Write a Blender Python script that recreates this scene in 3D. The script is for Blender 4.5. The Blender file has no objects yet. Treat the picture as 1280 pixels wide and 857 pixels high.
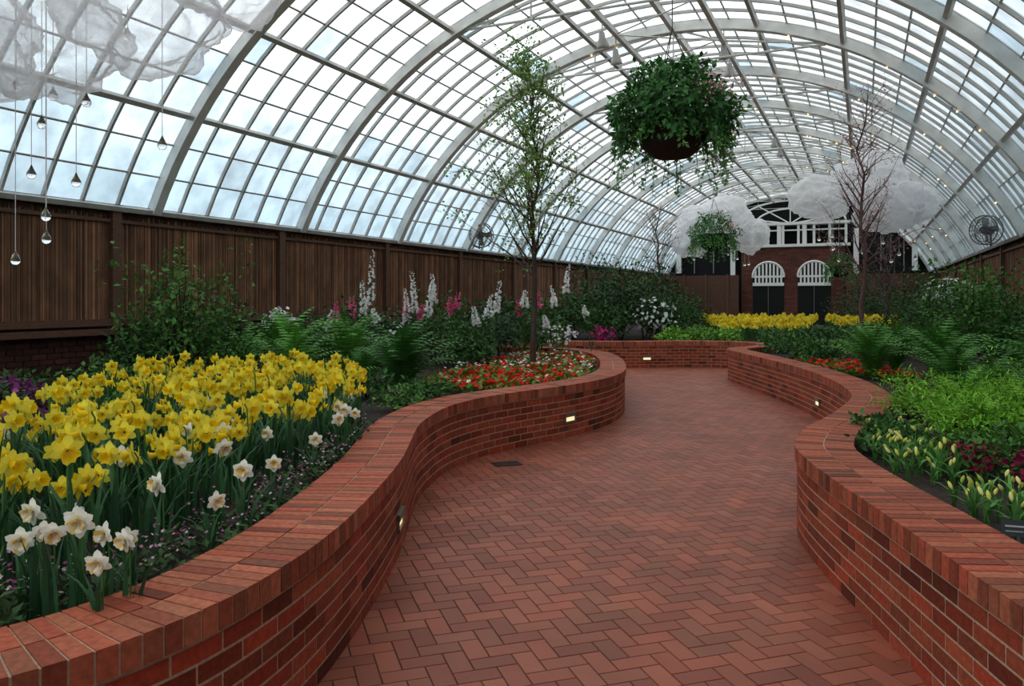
import bpy, math, random
import numpy as np
from mathutils import Vector, noise
from mathutils.geometry import tessellate_polygon
random.seed(7); rng=np.random.default_rng(7)
TH=math.atan(440/976.); ST,CT=math.sin(TH),math.cos(TH)
def W(a,d,z=0.0): return np.array([a*CT-d*ST, a*ST+d*CT, z])
sc=bpy.context.scene
sc.view_settings.view_transform='Standard'
sc.view_settings.look='None'
sc.view_settings.gamma=.92
# ------------------------------------------------------------ helpers
def T(v,f,c,m=0):
    v=np.array(v,float); c=np.array(c,float)
    if c.ndim==1: c=np.tile(c,(len(v),1))
    lt=np.array([len(x) for x in f]); lv=np.array([i for x in f for i in x])
    return dict(v=v,lv=lv,lt=lt,c=c,m=np.full(len(lt),m) if np.isscalar(m) else np.array(m))
def merge(L):
    n=0;V=[];LV=[];LT=[];C=[];M=[]
    for t in L:
        V.append(t['v']);LV.append(t['lv']+n);LT.append(t['lt']);C.append(t['c']);M.append(t['m']);n+=len(t['v'])
    return dict(v=np.concatenate(V),lv=np.concatenate(LV),lt=np.concatenate(LT),c=np.concatenate(C),m=np.concatenate(M))
def xf(t,M=None,o=(0,0,0),s=1.0,tint=None):
    v=t['v']*s
    if M is not None: v=v@np.array(M).T
    r=dict(t); r['v']=v+np.array(o)
    if tint is not None: r['c']=t['c']*np.array(tint)
    return r
def Rz(a): c,s=math.cos(a),math.sin(a); return np.array([[c,-s,0],[s,c,0],[0,0,1.]])
def Ry(a): c,s=math.cos(a),math.sin(a); return np.array([[c,0,s],[0,1.,0],[-s,0,c]])
def Rx(a): c,s=math.cos(a),math.sin(a); return np.array([[1.,0,0],[0,c,-s],[0,s,c]])
class Buf:
    def __init__(s): s.L=[]
    def add(s,t,M=None,o=(0,0,0),sc=1.0,tint=None): s.L.append(xf(t,M,o,sc,tint))
    def scatter(s,t,P,R,S,C=None):
        P=np.asarray(P,float); N=len(P)
        if N==0: return
        S=np.asarray(S,float)*np.ones(N)
        v=np.einsum('nij,vj->nvi',R,t['v'])*S[:,None,None]+P[:,None,:]
        nv=len(t['v'])
        lv=(t['lv'][None,:]+(np.arange(N)*nv)[:,None]).ravel()
        c=np.tile(t['c'],(N,1,1))
        if C is not None: c=c*np.asarray(C)[:,None,:]
        s.L.append(dict(v=v.reshape(-1,3),lv=lv,lt=np.tile(t['lt'],N),c=c.reshape(-1,3),m=np.tile(t['m'],N)))
    def obj(s,name,mats,smooth=False,parent=None):
        t=merge(s.L); me=bpy.data.meshes.new(name)
        me.vertices.add(len(t['v'])); me.vertices.foreach_set('co',t['v'].astype(np.float32).ravel())
        me.loops.add(len(t['lv'])); me.loops.foreach_set('vertex_index',t['lv'].astype(np.int32))
        me.polygons.add(len(t['lt']))
        ls=np.concatenate([[0],np.cumsum(t['lt'])[:-1]])
        me.polygons.foreach_set('loop_start',ls.astype(np.int32))
        me.polygons.foreach_set('loop_total',t['lt'].astype(np.int32))
        me.polygons.foreach_set('material_index',t['m'].astype(np.int32))
        me.polygons.foreach_set('use_smooth',np.full(len(t['lt']),bool(smooth)))
        me.update(calc_edges=True)
        ca=me.color_attributes.new('Col','FLOAT_COLOR','POINT')
        cc=np.ones((len(t['v']),4),np.float32); cc[:,:3]=np.clip(t['c'],0,1); ca.data.foreach_set('color',cc.ravel())
        if not isinstance(mats,(list,tuple)): mats=[mats]
        for m in mats: me.materials.append(m)
        ob=bpy.data.objects.new(name,me); sc.collection.objects.link(ob)
        if parent: ob.parent=parent
        return ob
def empty(name):
    e=bpy.data.objects.new(name,None); sc.collection.objects.link(e); return e
def boxT(x0,x1,y0,y1,z0,z1,c,m=0):
    v=[(x0,y0,z0),(x1,y0,z0),(x1,y1,z0),(x0,y1,z0),(x0,y0,z1),(x1,y0,z1),(x1,y1,z1),(x0,y1,z1)]
    f=[(0,3,2,1),(4,5,6,7),(0,1,5,4),(1,2,6,5),(2,3,7,6),(3,0,4,7)]
    return T(v,f,c,m)
def tube(P,r,n=6,c=(1,1,1),closed=False,m=0):
    P=np.array(P,float);K=len(P); r=np.ones(K)*np.array(r)
    if closed: tg=np.roll(P,-1,0)-np.roll(P,1,0)
    else: tg=np.gradient(P,axis=0)
    tg/=np.linalg.norm(tg,axis=1)[:,None]+1e-9
    ref=np.array([0,0,1.]) if abs(tg[:,2]).mean()<.8 else np.array([1.,0.1,0])
    u=np.cross(tg,ref);u/=np.linalg.norm(u,axis=1)[:,None]+1e-9; w=np.cross(tg,u)
    an=np.arange(n)/n*2*math.pi
    v=P[:,None,:]+r[:,None,None]*(np.cos(an)[None,:,None]*u[:,None,:]+np.sin(an)[None,:,None]*w[:,None,:])
    f=[]
    for i in range(K if closed else K-1):
        j=(i+1)%K
        for k in range(n): f.append((i*n+k,i*n+(k+1)%n,j*n+(k+1)%n,j*n+k))
    if not closed: f.append(tuple(range(n))); f.append(tuple((K-1)*n+k for k in range(n)))
    return T(v.reshape(-1,3),f,c,m)
def lathe(prof,n=16,c=(1,1,1),m=0):   # prof (r,z) about z
    v=[];f=[]
    for r,z in prof:
        for k in range(n): v.append((r*math.cos(2*math.pi*k/n),r*math.sin(2*math.pi*k/n),z))
    for i in range(len(prof)-1):
        for k in range(n): f.append((i*n+k,i*n+(k+1)%n,(i+1)*n+(k+1)%n,(i+1)*n+k))
    return T(v,f,c,m)
def norm(v): return v/(np.linalg.norm(v,axis=-1,keepdims=True)+1e-9)
def basis(X,Z):
    X=norm(X); Y=norm(np.cross(Z,X)); Z2=np.cross(X,Y)
    return np.stack([X,Y,Z2],axis=-1)
def rv(n): return norm(rng.normal(size=(n,3)))
def jit(n,lo=.7,hi=1.25,hue=.08):
    b=rng.uniform(lo,hi,(n,1)); return b*(1+rng.uniform(-hue,hue,(n,3)))
def inside(p,poly):
    x,y=p; r=False; j=len(poly)-1
    for i in range(len(poly)):
        xi,yi=poly[i];xj,yj=poly[j]
        if (yi>y)!=(yj>y) and x<(xj-xi)*(y-yi)/(yj-yi)+xi: r=not r
        j=i
    return r
def darts(poly,md,n):
    xs=[p[0] for p in poly];ys=[p[1] for p in poly];g={};out=[];tries=0
    while len(out)<n and tries<n*25:
        tries+=1;p=(random.uniform(min(xs),max(xs)),random.uniform(min(ys),max(ys)))
        if not inside(p,poly): continue
        k=(int(p[0]//md),int(p[1]//md));ok=True
        for i in (-1,0,1):
            for j in (-1,0,1):
                for q in g.get((k[0]+i,k[1]+j),[]):
                    if (q[0]-p[0])**2+(q[1]-p[1])**2<md*md: ok=False
        if ok: g.setdefault(k,[]).append(p);out.append(p)
    return out
# ------------------------------------------------------------ materials
def mat(name,col=(.5,.5,.5),rough=.6,attr=False,nscale=0,namp=.3,nmap=(1,1,1),transl=0,bump=0,metal=0,emit=None,es=1,spec=.5):
    m=bpy.data.materials.new(name);m.use_nodes=True;nt=m.node_tree;b=nt.nodes['Principled BSDF'];L=nt.links
    b.inputs['Roughness'].default_value=rough;b.inputs['Metallic'].default_value=metal
    b.inputs['Specular IOR Level'].default_value=spec
    if attr:
        a=nt.nodes.new('ShaderNodeAttribute');a.attribute_name='Col';src=a.outputs['Color']
    else:
        a=nt.nodes.new('ShaderNodeRGB');a.outputs[0].default_value=(*col,1);src=a.outputs[0]
    if nscale:
        tc=nt.nodes.new('ShaderNodeTexCoord');mp=nt.nodes.new('ShaderNodeMapping');mp.inputs['Scale'].default_value=nmap
        n=nt.nodes.new('ShaderNodeTexNoise');n.inputs['Scale'].default_value=nscale;n.inputs['Detail'].default_value=5
        L.new(tc.outputs['Object'],mp.inputs[0]);L.new(mp.outputs[0],n.inputs['Vector'])
        r=nt.nodes.new('ShaderNodeMapRange');r.inputs[1].default_value=.3;r.inputs[2].default_value=.7;r.inputs[3].default_value=1-namp;r.inputs[4].default_value=1+namp
        L.new(n.outputs[0],r.inputs[0])
        x=nt.nodes.new('ShaderNodeVectorMath');x.operation='SCALE';L.new(src,x.inputs[0]);L.new(r.outputs[0],x.inputs['Scale']);src=x.outputs[0]
        if bump:
            bp=nt.nodes.new('ShaderNodeBump');bp.inputs['Strength'].default_value=bump;bp.inputs['Distance'].default_value=.02
            L.new(n.outputs[0],bp.inputs['Height']);L.new(bp.outputs[0],b.inputs['Normal'])
    L.new(src,b.inputs['Base Color'])
    if emit: b.inputs['Emission Color'].default_value=(*emit,1);b.inputs['Emission Strength'].default_value=es
    if transl:
        t=nt.nodes.new('ShaderNodeBsdfTranslucent');L.new(src,t.inputs[0]);mx=nt.nodes.new('ShaderNodeMixShader');mx.inputs[0].default_value=transl
        L.new(b.outputs[0],mx.inputs[1]);L.new(t.outputs[0],mx.inputs[2]);L.new(mx.outputs[0],nt.nodes['Material Output'].inputs[0])
    return m
M_leaf=mat('leaf',attr=True,rough=.5,nscale=9,namp=.15,transl=.2,spec=.3)
M_petal=mat('petal',attr=True,rough=.55,transl=.25,spec=.2)
M_wood=mat('bark',attr=True,rough=.85,nscale=30,namp=.3)
M_brick=mat('brick',attr=True,rough=.7,nscale=40,namp=.25,bump=.08,spec=.3)
M_pave=mat('paver',attr=True,rough=.55,nscale=1.6,namp=.16,spec=.35)
M_mortar=mat('mortar',(.44,.33,.23),.9,nscale=60,namp=.2)
M_joint=mat('paving_joint',(.08,.035,.022),.9,nscale=60,namp=.2)
M_soil=mat('soil',(.03,.02,.014),.95,nscale=35,namp=.6,bump=1)
M_white=mat('white_paint',(.68,.69,.67),.5,nscale=4,namp=.12)
M_steel=mat('gray_painted_steel',(.46,.46,.44),.5,nscale=4,namp=.15)
M_reed=mat('reed_screen',attr=True,rough=.75,nscale=5,namp=.35,nmap=(1,1,.5))
M_frame=mat('dark_wood_frame',(.125,.06,.036),.6,nscale=3,namp=.3,nmap=(3,3,20))
M_dkbrick=mat('plinth_brick',attr=True,rough=.8,nscale=20,namp=.3)
M_dark=mat('dark_iron',(.03,.03,.03),.5)
M_gate=mat('dark_interior',(.006,.008,.008),.9)
M_col=mat('painted_detail',attr=True,rough=.5)
M_bulb=mat('warm_bulb',(1,.7,.3),.5,emit=(1,.62,.25),es=5)
M_step=mat('step_light_lens',(.7,.6,.4),.5,emit=(1,.78,.45),es=1.0)
M_ground=mat('outside_ground',(.16,.17,.14),.95,nscale=.3,namp=.3)
def glassmat():
    m=bpy.data.materials.new('greenhouse_glazing');m.use_nodes=True;nt=m.node_tree;L=nt.links;nt.nodes.clear()
    o=nt.nodes.new('ShaderNodeOutputMaterial');a=nt.nodes.new('ShaderNodeAttribute');a.attribute_name='Col'
    tc=nt.nodes.new('ShaderNodeTexCoord');n=nt.nodes.new('ShaderNodeTexNoise');n.inputs['Scale'].default_value=2.6;n.inputs['Detail'].default_value=7
    L.new(tc.outputs['Object'],n.inputs['Vector'])
    r=nt.nodes.new('ShaderNodeMapRange');r.inputs[1].default_value=.35;r.inputs[2].default_value=.6;r.inputs[3].default_value=.76;r.inputs[4].default_value=1.0;L.new(n.outputs[0],r.inputs[0])
    x=nt.nodes.new('ShaderNodeVectorMath');x.operation='SCALE';L.new(a.outputs['Color'],x.inputs[0]);L.new(r.outputs[0],x.inputs['Scale'])
    t=nt.nodes.new('ShaderNodeBsdfTransparent');L.new(x.outputs[0],t.inputs[0])
    tr=nt.nodes.new('ShaderNodeBsdfTranslucent');L.new(x.outputs[0],tr.inputs[0])
    mx=nt.nodes.new('ShaderNodeMixShader');mx.inputs[0].default_value=.5
    L.new(t.outputs[0],mx.inputs[1]);L.new(tr.outputs[0],mx.inputs[2])
    L.new(mx.outputs[0],o.inputs[0]);return m
M_glass=glassmat()
def tullemat(name,lo,hi,tl,g=.95):
    m=bpy.data.materials.new(name);m.use_nodes=True;nt=m.node_tree;L=nt.links;nt.nodes.clear()
    o=nt.nodes.new('ShaderNodeOutputMaterial');t=nt.nodes.new('ShaderNodeBsdfTransparent')
    d=nt.nodes.new('ShaderNodeBsdfDiffuse');d.inputs[0].default_value=(g,g,g*1.02,1);tr=nt.nodes.new('ShaderNodeBsdfTranslucent');tr.inputs[0].default_value=(g,g,g*1.02,1)
    m1=nt.nodes.new('ShaderNodeMixShader');m1.inputs[0].default_value=tl;L.new(d.outputs[0],m1.inputs[1]);L.new(tr.outputs[0],m1.inputs[2])
    lw=nt.nodes.new('ShaderNodeLayerWeight');lw.inputs[0].default_value=.4
    r=nt.nodes.new('ShaderNodeMapRange');r.inputs[3].default_value=lo;r.inputs[4].default_value=hi;L.new(lw.outputs['Facing'],r.inputs[0])
    m2=nt.nodes.new('ShaderNodeMixShader');L.new(r.outputs[0],m2.inputs[0]);L.new(t.outputs[0],m2.inputs[1]);L.new(m1.outputs[0],m2.inputs[2]);L.new(m2.outputs[0],o.inputs[0]);return m
M_tulleA=tullemat('sheer_tulle',.20,.80,.55,.9);M_tulleB=tullemat('white_tulle',.5,.98,.5,.98)
M_drop=mat('clear_glass',(1,1,1),.02);M_drop.node_tree.nodes['Principled BSDF'].inputs['Transmission Weight'].default_value=1
# ------------------------------------------------------------ world
w=bpy.data.worlds.new('World');sc.world=w;w.use_nodes=True;nt=w.node_tree;L=nt.links;bg=nt.nodes['Background']
tc=nt.nodes.new('ShaderNodeTexCoord');sp=nt.nodes.new('ShaderNodeSeparateXYZ');L.new(tc.outputs['Generated'],sp.inputs[0])
cr=nt.nodes.new('ShaderNodeValToRGB');e=cr.color_ramp.elements
e[0].position=0.0;e[0].color=(.22,.26,.27,1);e[1].position=.62;e[1].color=(1.0,.995,.97,1)
x=e.new(.10);x.color=(.29,.36,.40,1);x=e.new(.30);x.color=(.70,.78,.83,1)
L.new(sp.outputs['Z'],cr.inputs[0])
mr=nt.nodes.new('ShaderNodeMapRange');mr.inputs[1].default_value=-.15;mr.inputs[2].default_value=.5;mr.inputs[3].default_value=1.0;mr.inputs[4].default_value=.42;L.new(sp.outputs['X'],mr.inputs[0])
nz=nt.nodes.new('ShaderNodeTexNoise');nz.inputs['Scale'].default_value=14;nz.inputs['Detail'].default_value=7;L.new(tc.outputs['Generated'],nz.inputs['Vector'])
m3=nt.nodes.new('ShaderNodeMapRange');m3.inputs[1].default_value=.35;m3.inputs[2].default_value=.6;m3.inputs[3].default_value=.72;m3.inputs[4].default_value=1.05;L.new(nz.outputs[0],m3.inputs[0])
mm=nt.nodes.new('ShaderNodeMath');mm.operation='MULTIPLY';L.new(mr.outputs[0],mm.inputs[0]);L.new(m3.outputs[0],mm.inputs[1])
m4=nt.nodes.new('ShaderNodeMath');m4.operation='MULTIPLY';m4.inputs[1].default_value=2.45;L.new(mm.outputs[0],m4.inputs[0])
L.new(cr.outputs[0],bg.inputs[0]);L.new(m4.outputs[0],bg.inputs[1])
# ------------------------------------------------------------ camera
cam=bpy.data.cameras.new('camera');co=bpy.data.objects.new('camera',cam);sc.collection.objects.link(co);sc.camera=co
cam.sensor_width=36;cam.lens=976/1280*36;cam.shift_y=-56.5/1280;co.location=(0,0,1.6);co.rotation_euler=(math.pi/2,0,TH)
# ------------------------------------------------------------ hall
XL,XR,XC,R,ZC=-9.85,3.05,-3.4,7.16,-.18
PH=math.asin(6.45/7.16);YS=[8.49+3.36*k for k in range(-4,11)];Y0,Y1=YS[0],YS[-1]
def arc(ph,r=R): return XC+r*math.sin(ph),ZC+r*math.cos(ph)
b=Buf();b.add(T([(XL,Y0,0),(XR,Y0,0),(XR,Y1,0),(XL,Y1,0)],[(0,1,2,3)],(1,1,1)));b.obj('floor',M_joint)
b=Buf();b.add(T([(-80,-60,-.1),(80,-60,-.1),(80,120,-.1),(-80,120,-.1)],[(0,1,2,3)],(1,1,1)));b.obj('ground_outside',M_ground)
ceil=empty('ceiling')
NP=30;b=Buf();phs=np.linspace(-PH,PH,NP+1);dy=.56;ny=int(round((Y1-Y0)/dy))
for i in range(NP):
    for j in range(ny):
        y0=Y0+j*dy;(xa,za),(xb,zb)=arc(phs[i]),arc(phs[i+1])
        q=random.random();g=1-.18*q*q
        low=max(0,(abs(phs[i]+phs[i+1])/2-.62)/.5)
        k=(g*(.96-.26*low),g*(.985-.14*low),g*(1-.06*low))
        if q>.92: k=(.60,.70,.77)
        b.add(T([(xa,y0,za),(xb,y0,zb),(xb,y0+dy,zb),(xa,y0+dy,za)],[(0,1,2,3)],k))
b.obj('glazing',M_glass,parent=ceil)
def arcbar(y,r0,r1,wd,n=40,c=(1,1,1)):
    v=[];f=[]
    for i in range(n+1):
        ph=-PH+2*PH*i/n
        for r,yy in ((r0,y-wd/2),(r0,y+wd/2),(r1,y+wd/2),(r1,y-wd/2)):
            x,z=arc(ph,r);v.append((x,yy,z))
    for i in range(n):
        for k in range(4): f.append((i*4+k,i*4+(k+1)%4,i*4+4+(k+1)%4,i*4+4+k))
    return T(v,f,c)
b=Buf()
for y in YS: 
    b.add(arcbar(y,R-.02,R-.2,.05));b.add(arcbar(y,R-.19,R-.21,.15))
b.obj('ribs',M_white,parent=ceil)
b=Buf()
for j in range(ny+1):
    b.add(arcbar(Y0+j*dy,R+.01,R-.05,.038))
def ybar(ph,r,hw,hh,y0=Y0,y1=Y1):
    x,z=arc(ph,r);c,s=math.cos(ph),math.sin(ph)
    pts=[(x+u*c+v2*s,z-u*s+v2*c) for u,v2 in((-hw,-hh),(hw,-hh),(hw,hh),(-hw,hh))]
    return T([(p[0],y0,p[1]) for p in pts]+[(p[0],y1,p[1]) for p in pts],[(0,1,5,4),(1,2,6,5),(2,3,7,6),(3,0,4,7)],(1,1,1))
for i in range(NP+1):
    if i%3==0: b.add(ybar(phs[i],R-.09,.035,.05))
    else: b.add(ybar(phs[i],R-.01,.012,.012))
b.obj('glazing_bars',M_steel,parent=ceil)
b=Buf()   # ridge truss with ties
for dx in (-.8,.95): b.add(boxT(XC+dx-.04,XC+dx+.04,Y0,Y1,6.45,6.55,(1,1,1)))
b.add(boxT(XC-.04,XC+.04,Y0,Y1,6.78,6.9,(1,1,1)))
for y in YS:
    b.add(tube([(XC-2.9,y,6.18),(XC+2.9,y,6.18)],.022))
    for s in(-1,1):
        b.add(tube([(XC+s*2.9,y,6.18),(XC+s*.9,y,6.5),(XC,y,6.85)],.02))
        b.add(tube([(XC+s*1.6,y,6.18),(XC+s*1.6,y,6.72)],.016))
    b.add(tube([(XC,y,6.18),(XC,y,6.85)],.016))
for k in range(int((Y1-Y0)/1.12)):
    y=Y0+k*1.12;s=1 if k%2 else -1
    b.add(tube([(XC-.8*s,y,6.5),(XC+.9*s,y+1.12,6.5)],.014,4))
b.obj('ridge_truss',M_white,parent=ceil)
# side walls
def sidewall(name,X,sgn):
    p=empty(name);b=Buf();y0,y1=Y0,Y1
    def bx(xa,xb,*r,c=(1,1,1)): 
        xa2,xb2=X+sgn*xa,X+sgn*xb; return boxT(min(xa2,xb2),max(xa2,xb2),*r,c)
    b.add(bx(-.08,-.04,y0,y1,1.15,2.9,c=(.07,.035,.02)))
    y=y0
    while y<y1:
        wd=random.uniform(.011,.022) if y<22 else .05
        g=random.choice([.5,.7,.85,1,1,1.3,1.9]);zt=2.76+random.uniform(-.1,.06);zb=1.2
        b.add(bx(-.045,-.02+random.uniform(-.01,.008),y,y+wd*.95,zb,zt,c=(.20*g,.098*g,.052*g)));y+=wd
    b.obj('reed_panels',M_reed,parent=p)
    b=Buf();b.add(bx(-.08,.07,y0,y1,2.84,2.94));b.add(bx(-.08,.05,y0,y1,1.2,1.3));b.add(bx(-.1,.2,y0,y1,1.08,1.16));b.add(bx(-.08,.03,y0,y1,2.68,2.73))
    y=7.9-3.5*3
    while y<Y1:
        b.add(bx(-.08,.07,y-.075,y+.075,.9,2.94))
        y+=3.5
    b.obj('fence_frame',M_frame,parent=p)
    b=Buf();b.add(bx(-.2,0,y0,y1,0,1.08,c=(.04,.03,.03)))
    zz=.02;k=0
    while zz<1.05:
        y=y0+(.11 if k%2 else 0)
        while y<22:
            g=random.uniform(.6,1.3);b.add(bx(0,.02,y,y+.2,zz,zz+.065,c=(.085*g,.024*g,.018*g)));y+=.215
        zz+=.077;k+=1
    b.obj('brick_plinth',M_dkbrick,parent=p)
sidewall('wall_left',XL,1);sidewall('wall_right',XR,-1)
# end wall building
wb=empty('wall_back');b=Buf();v=[(XL,Y1,0),(XR,Y1,0)];n=40
for i in range(n+1):
    x,z=arc(PH-2*PH*i/n);v.append((x,Y1,z))
b.add(T(v,[tuple(range(len(v)))],(1,1,1)));b.obj('gable_backing',M_gate,parent=wb)
b=Buf();wt=(.85,.87,.84);yf=Y1-.02
b.add(boxT(-5.75,-.85,yf-.6,yf,0,4.15,(.10,.05,.04)))
z=.05;k=0
while z<4.1:
    x=-5.74+(.15 if k%2 else 0)
    while x<-.95:
        g=random.uniform(.7,1.4);b.add(boxT(x,x+.28,yf-.62,yf-.6,z,z+.09,(.13*g,.042*g,.028*g)));x+=.3
    z+=.11;k+=1
b.obj('brick_facade',M_dkbrick,parent=wb)
b=Buf()
for zz in(4.15,5.25): b.add(boxT(-6.0,-.6,yf-.75,yf-.1,zz,zz+.14,wt))
for x in np.linspace(-5.9,-.8,8): b.add(boxT(x-.06,x+.06,yf-.7,yf-.55,4.25,5.3,wt))
b.add(boxT(-5.9,-.8,yf-.68,yf-.6,4.95,5.02,wt))
for x in(-3.9,-2.7): b.add(boxT(x-.1,x+.1,yf-.72,yf-.5,4.2,5.3,wt))
for x in(-6.2,-.35,2.2,-9.0): b.add(boxT(x-.12,x+.12,yf-.5,yf-.3,2.9 if abs(x+3.3)>4 else 0,5.0 if abs(x+3.3)<4 else 4.3,wt))
for rr in(2.6,1.7):
    P=[(XC+rr*math.cos(t),yf-.3,5.35+rr*.45*math.sin(t)) for t in np.linspace(0,math.pi,24)];b.add(tube(P,.05,5,wt))
for t in np.linspace(.3,math.pi-.3,5): b.add(tube([(XC,yf-.3,5.35),(XC+2.6*math.cos(t),yf-.3,5.35+1.17*math.sin(t))],.03,4,wt))
for x in np.arange(XL+.6,XR,1.0):
    if x<-6 or x>-.6:
        zt=ZC+math.sqrt(max(.1,R*R-(x-XC)**2))-.1;b.add(boxT(x-.02,x+.02,yf-.1,yf-.04,2.9,zt,(.3,.33,.33)))
P=[(arc(PH-2*PH*i/n,R-.15)[0],yf-.15,arc(PH-2*PH*i/n,R-.15)[1]) for i in range(n+1)];b.add(tube(P,.12,6,wt))
b.obj('white_trim',M_col,parent=wb)
b=Buf()
for (xa,xb) in((XL,-5.8),(-.8,XR)):
    b.add(boxT(xa,xb,yf-1.2,yf-1.1,0,2.75,(.11,.052,.032)))
    for x in np.arange(xa+.2,xb,1.1): b.add(boxT(x-.05,x+.05,yf-1.25,yf-1.2,0,2.8,(.14,.065,.042)))
b.obj('wood_screen',M_dkbrick,parent=wb)
for idx,xc in enumerate((-4.42,-2.25)):
    dr=empty('door_%d'%(idx+1));b=Buf();r=.76;y=yf-.64
    v=[(xc-r,y,0),(xc+r,y,0)]+[(xc+r*math.cos(t),y,2.65+r*math.sin(t)) for t in np.linspace(0,math.pi,20)]
    b.add(T(v,[tuple(range(len(v)))],(1,1,1)));b.obj('opening',M_gate,parent=dr)
    b=Buf()
    P=[(xc-r,y-.03,0),(xc-r,y-.03,2.6)]+[(xc+r*math.cos(t),y-.03,2.65+r*math.sin(t)) for t in np.linspace(math.pi,0,16)]+[(xc+r,y-.03,2.6),(xc+r,y-.03,0)]
    b.add(tube(P,.06,5,wt));b.add(boxT(xc-r,xc+r,y-.06,y,2.2,2.36,wt))
    b.add(boxT(xc-r,xc+r,y-.06,y,2.62,2.72,wt))
    for q in np.linspace(-.62,.62,8): b.add(boxT(xc+q-.045,xc+q+.045,y-.05,y,2.3,2.65+math.sqrt(r*r-q*q),wt))
    b.add(boxT(xc-.02,xc+.02,y-.05,y,0,2.25,(.1,.12,.11)))
    b.obj('frame',M_col,parent=dr)
# ------------------------------------------------------------ brick planters
LC=[(-10.6,-.3),(-7,.1),(-4.6,.75),(-2.9,1.3),(-2.0,1.65),(-1.34,2.06),(-1.03,2.45),(-.88,2.85),(-.78,3.35),(-.72,4.1),(-.70,4.9),(-.73,5.6),(-.74,6.3),(-.60,7.2),(-.30,7.85),(.087,8.35),(.60,8.9),(1.15,9.7),(1.50,10.6),(1.70,11.8),(1.80,13.2),(1.72,14.4),(1.3,15.4),(.5,16.0),(-.8,16.3),(-2.2,16.45),(-3.0,16.5)]
RC=[(2.2,-1.6),(1.9,-.5),(1.72,.8),(1.65,2.0),(1.67,2.6),(1.71,3.2),(1.75,3.74),(1.78,4.24),(1.84,4.84),(1.93,5.3),(2.08,5.64),(2.30,6.06),(2.62,6.5),(3.05,7.18),(3.5,8.0),(3.83,9.1),(4.05,10.4),(4.15,11.6),(4.18,12.8),(4.18,14.2),(4.2,15.2),(4.45,15.75),(4.95,16.2),(5.3,16.8),(5.2,17.5),(4.7,17.9),(4.0,18.0),(2.5,17.8),(.8,18),(-1.0,18.35),(-2.1,18.6)]
def spline(C):
    C=[np.array(c) for c in C];C=[2*C[0]-C[1]]+C+[2*C[-1]-C[-2]];o=[]
    for i in range(1,len(C)-2):
        p0,p1,p2,p3=C[i-1:i+3]
        for t in np.arange(0,1,.05): o.append(.5*((2*p1)+(-p0+p2)*t+(2*p0-5*p1+4*p2-p3)*t*t+(-p0+3*p1-3*p2+p3)*t**3))
    o.append(C[-2]);o=np.array(o)
    s=np.concatenate([[0],np.cumsum(np.linalg.norm(np.diff(o,axis=0),axis=1))]);S=np.arange(0,s[-1],.03)
    o=np.stack([np.interp(S,s,o[:,0]),np.interp(S,s,o[:,1])],1)
    for _ in range(40): o[1:-1]=(o[:-2]+o[1:-1]*2+o[2:])/4
    return np.array([W(p[0],p[1])[:2] for p in o])
def planter(name,C,side):
    P=spline(C);s=np.concatenate([[0],np.cumsum(np.linalg.norm(np.diff(P,axis=0),axis=1))])
    tg=np.gradient(P,axis=0);
    N=np.stack([-tg[:,1],tg[:,0]],1)*side;N/=np.linalg.norm(N,axis=1)[:,None]
    def at(q,o): return np.array([np.interp(q,s,P[:,0])+o*np.interp(q,s,N[:,0]),np.interp(q,s,P[:,1])+o*np.interp(q,s,N[:,1])])
    par=empty(name)
    def bb(s0,s1,o0,o1,z0,z1,c):
        a,b_,c_,d_=at(s0,o0),at(s1,o0),at(s1,o1),at(s0,o1)
        v=[(*p,z0) for p in(a,b_,c_,d_)]+[(*p,z1) for p in(a,b_,c_,d_)]
        return T(v,[(0,3,2,1),(4,5,6,7),(0,1,5,4),(1,2,6,5),(2,3,7,6),(3,0,4,7)],c)
    b=Buf();v=[];f=[];K=len(P)
    for i in range(K):
        for o,z in((.003,0),(.003,.500),(-.012,.502),(-.012,.597),(.355,.597),(.345,0)):
            v.append((*(P[i]+N[i]*o),z))
    for i in range(K-1):
        for k in range(6): f.append((i*6+k,i*6+(k+1)%6,i*6+6+(k+1)%6,i*6+6+k))
    b.add(T(v,f,(1,1,1)));b.obj('mortar_core',M_mortar,parent=par)
    b=Buf();Lx=s[-1]
    def bc(base=(.30,.057,.026)):
        g=random.uniform(.62,1.22);h=random.uniform(-.1,.15);r=random.random()
        if r<.08:g*=.5
        return (base[0]*g,base[1]*g*(1+h*2),base[2]*g*(1+h*2))
    for k in range(7):
        q=(.1 if k%2 else 0);z=.006+.0705*k
        while q<Lx-.2:
            cc=bc()
            b.add(bb(q,q+.1,0,.06,z,z+.059,cc));b.add(bb(q+.1,q+.199,0,.06,z,z+.059,cc));q+=.2105
    q=0
    cp=(.35,.092,.048)
    while q<Lx-.07:
        j=random.uniform(-.001,.0015)
        b.add(bb(q,q+.060,-.016,.166,.507,.601+j,bc(cp)));b.add(bb(q,q+.060,.174,.362,.507,.601+j,bc(cp)));q+=.0685
    b.obj('bricks',M_brick,parent=par)
    return P,N,at,s
PL=planter('brick_planter_wall',LC,1);PR=planter('brick_planter_wall',RC,-1)
def bed(name,poly,z=.5):
    v=[Vector((*p,0)) for p in poly];tr=tessellate_polygon([v]);n=len(poly)
    V=[(*p,z) for p in poly]+[(*p,0) for p in poly];f=[tuple(t) for t in tr]+[(i,(i+1)%n,n+(i+1)%n,n+i) for i in range(n)]
    b=Buf();b.add(T(V,f,(1,1,1)));b.obj(name,M_soil)
g=PL[0]+PL[1]*.34;bed('planting_soil',[tuple(p) for p in g[::4]]+[(XL+.02,g[-1][1]),(XL+.02,g[0][1])])
g=PR[0]+PR[1]*.34;bed('planting_soil',[tuple(p) for p in g[::4]]+[(XL+.02,g[-1][1]),(XL+.02,34),(XR-.02,34),(XR-.02,g[0][1])])
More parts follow.
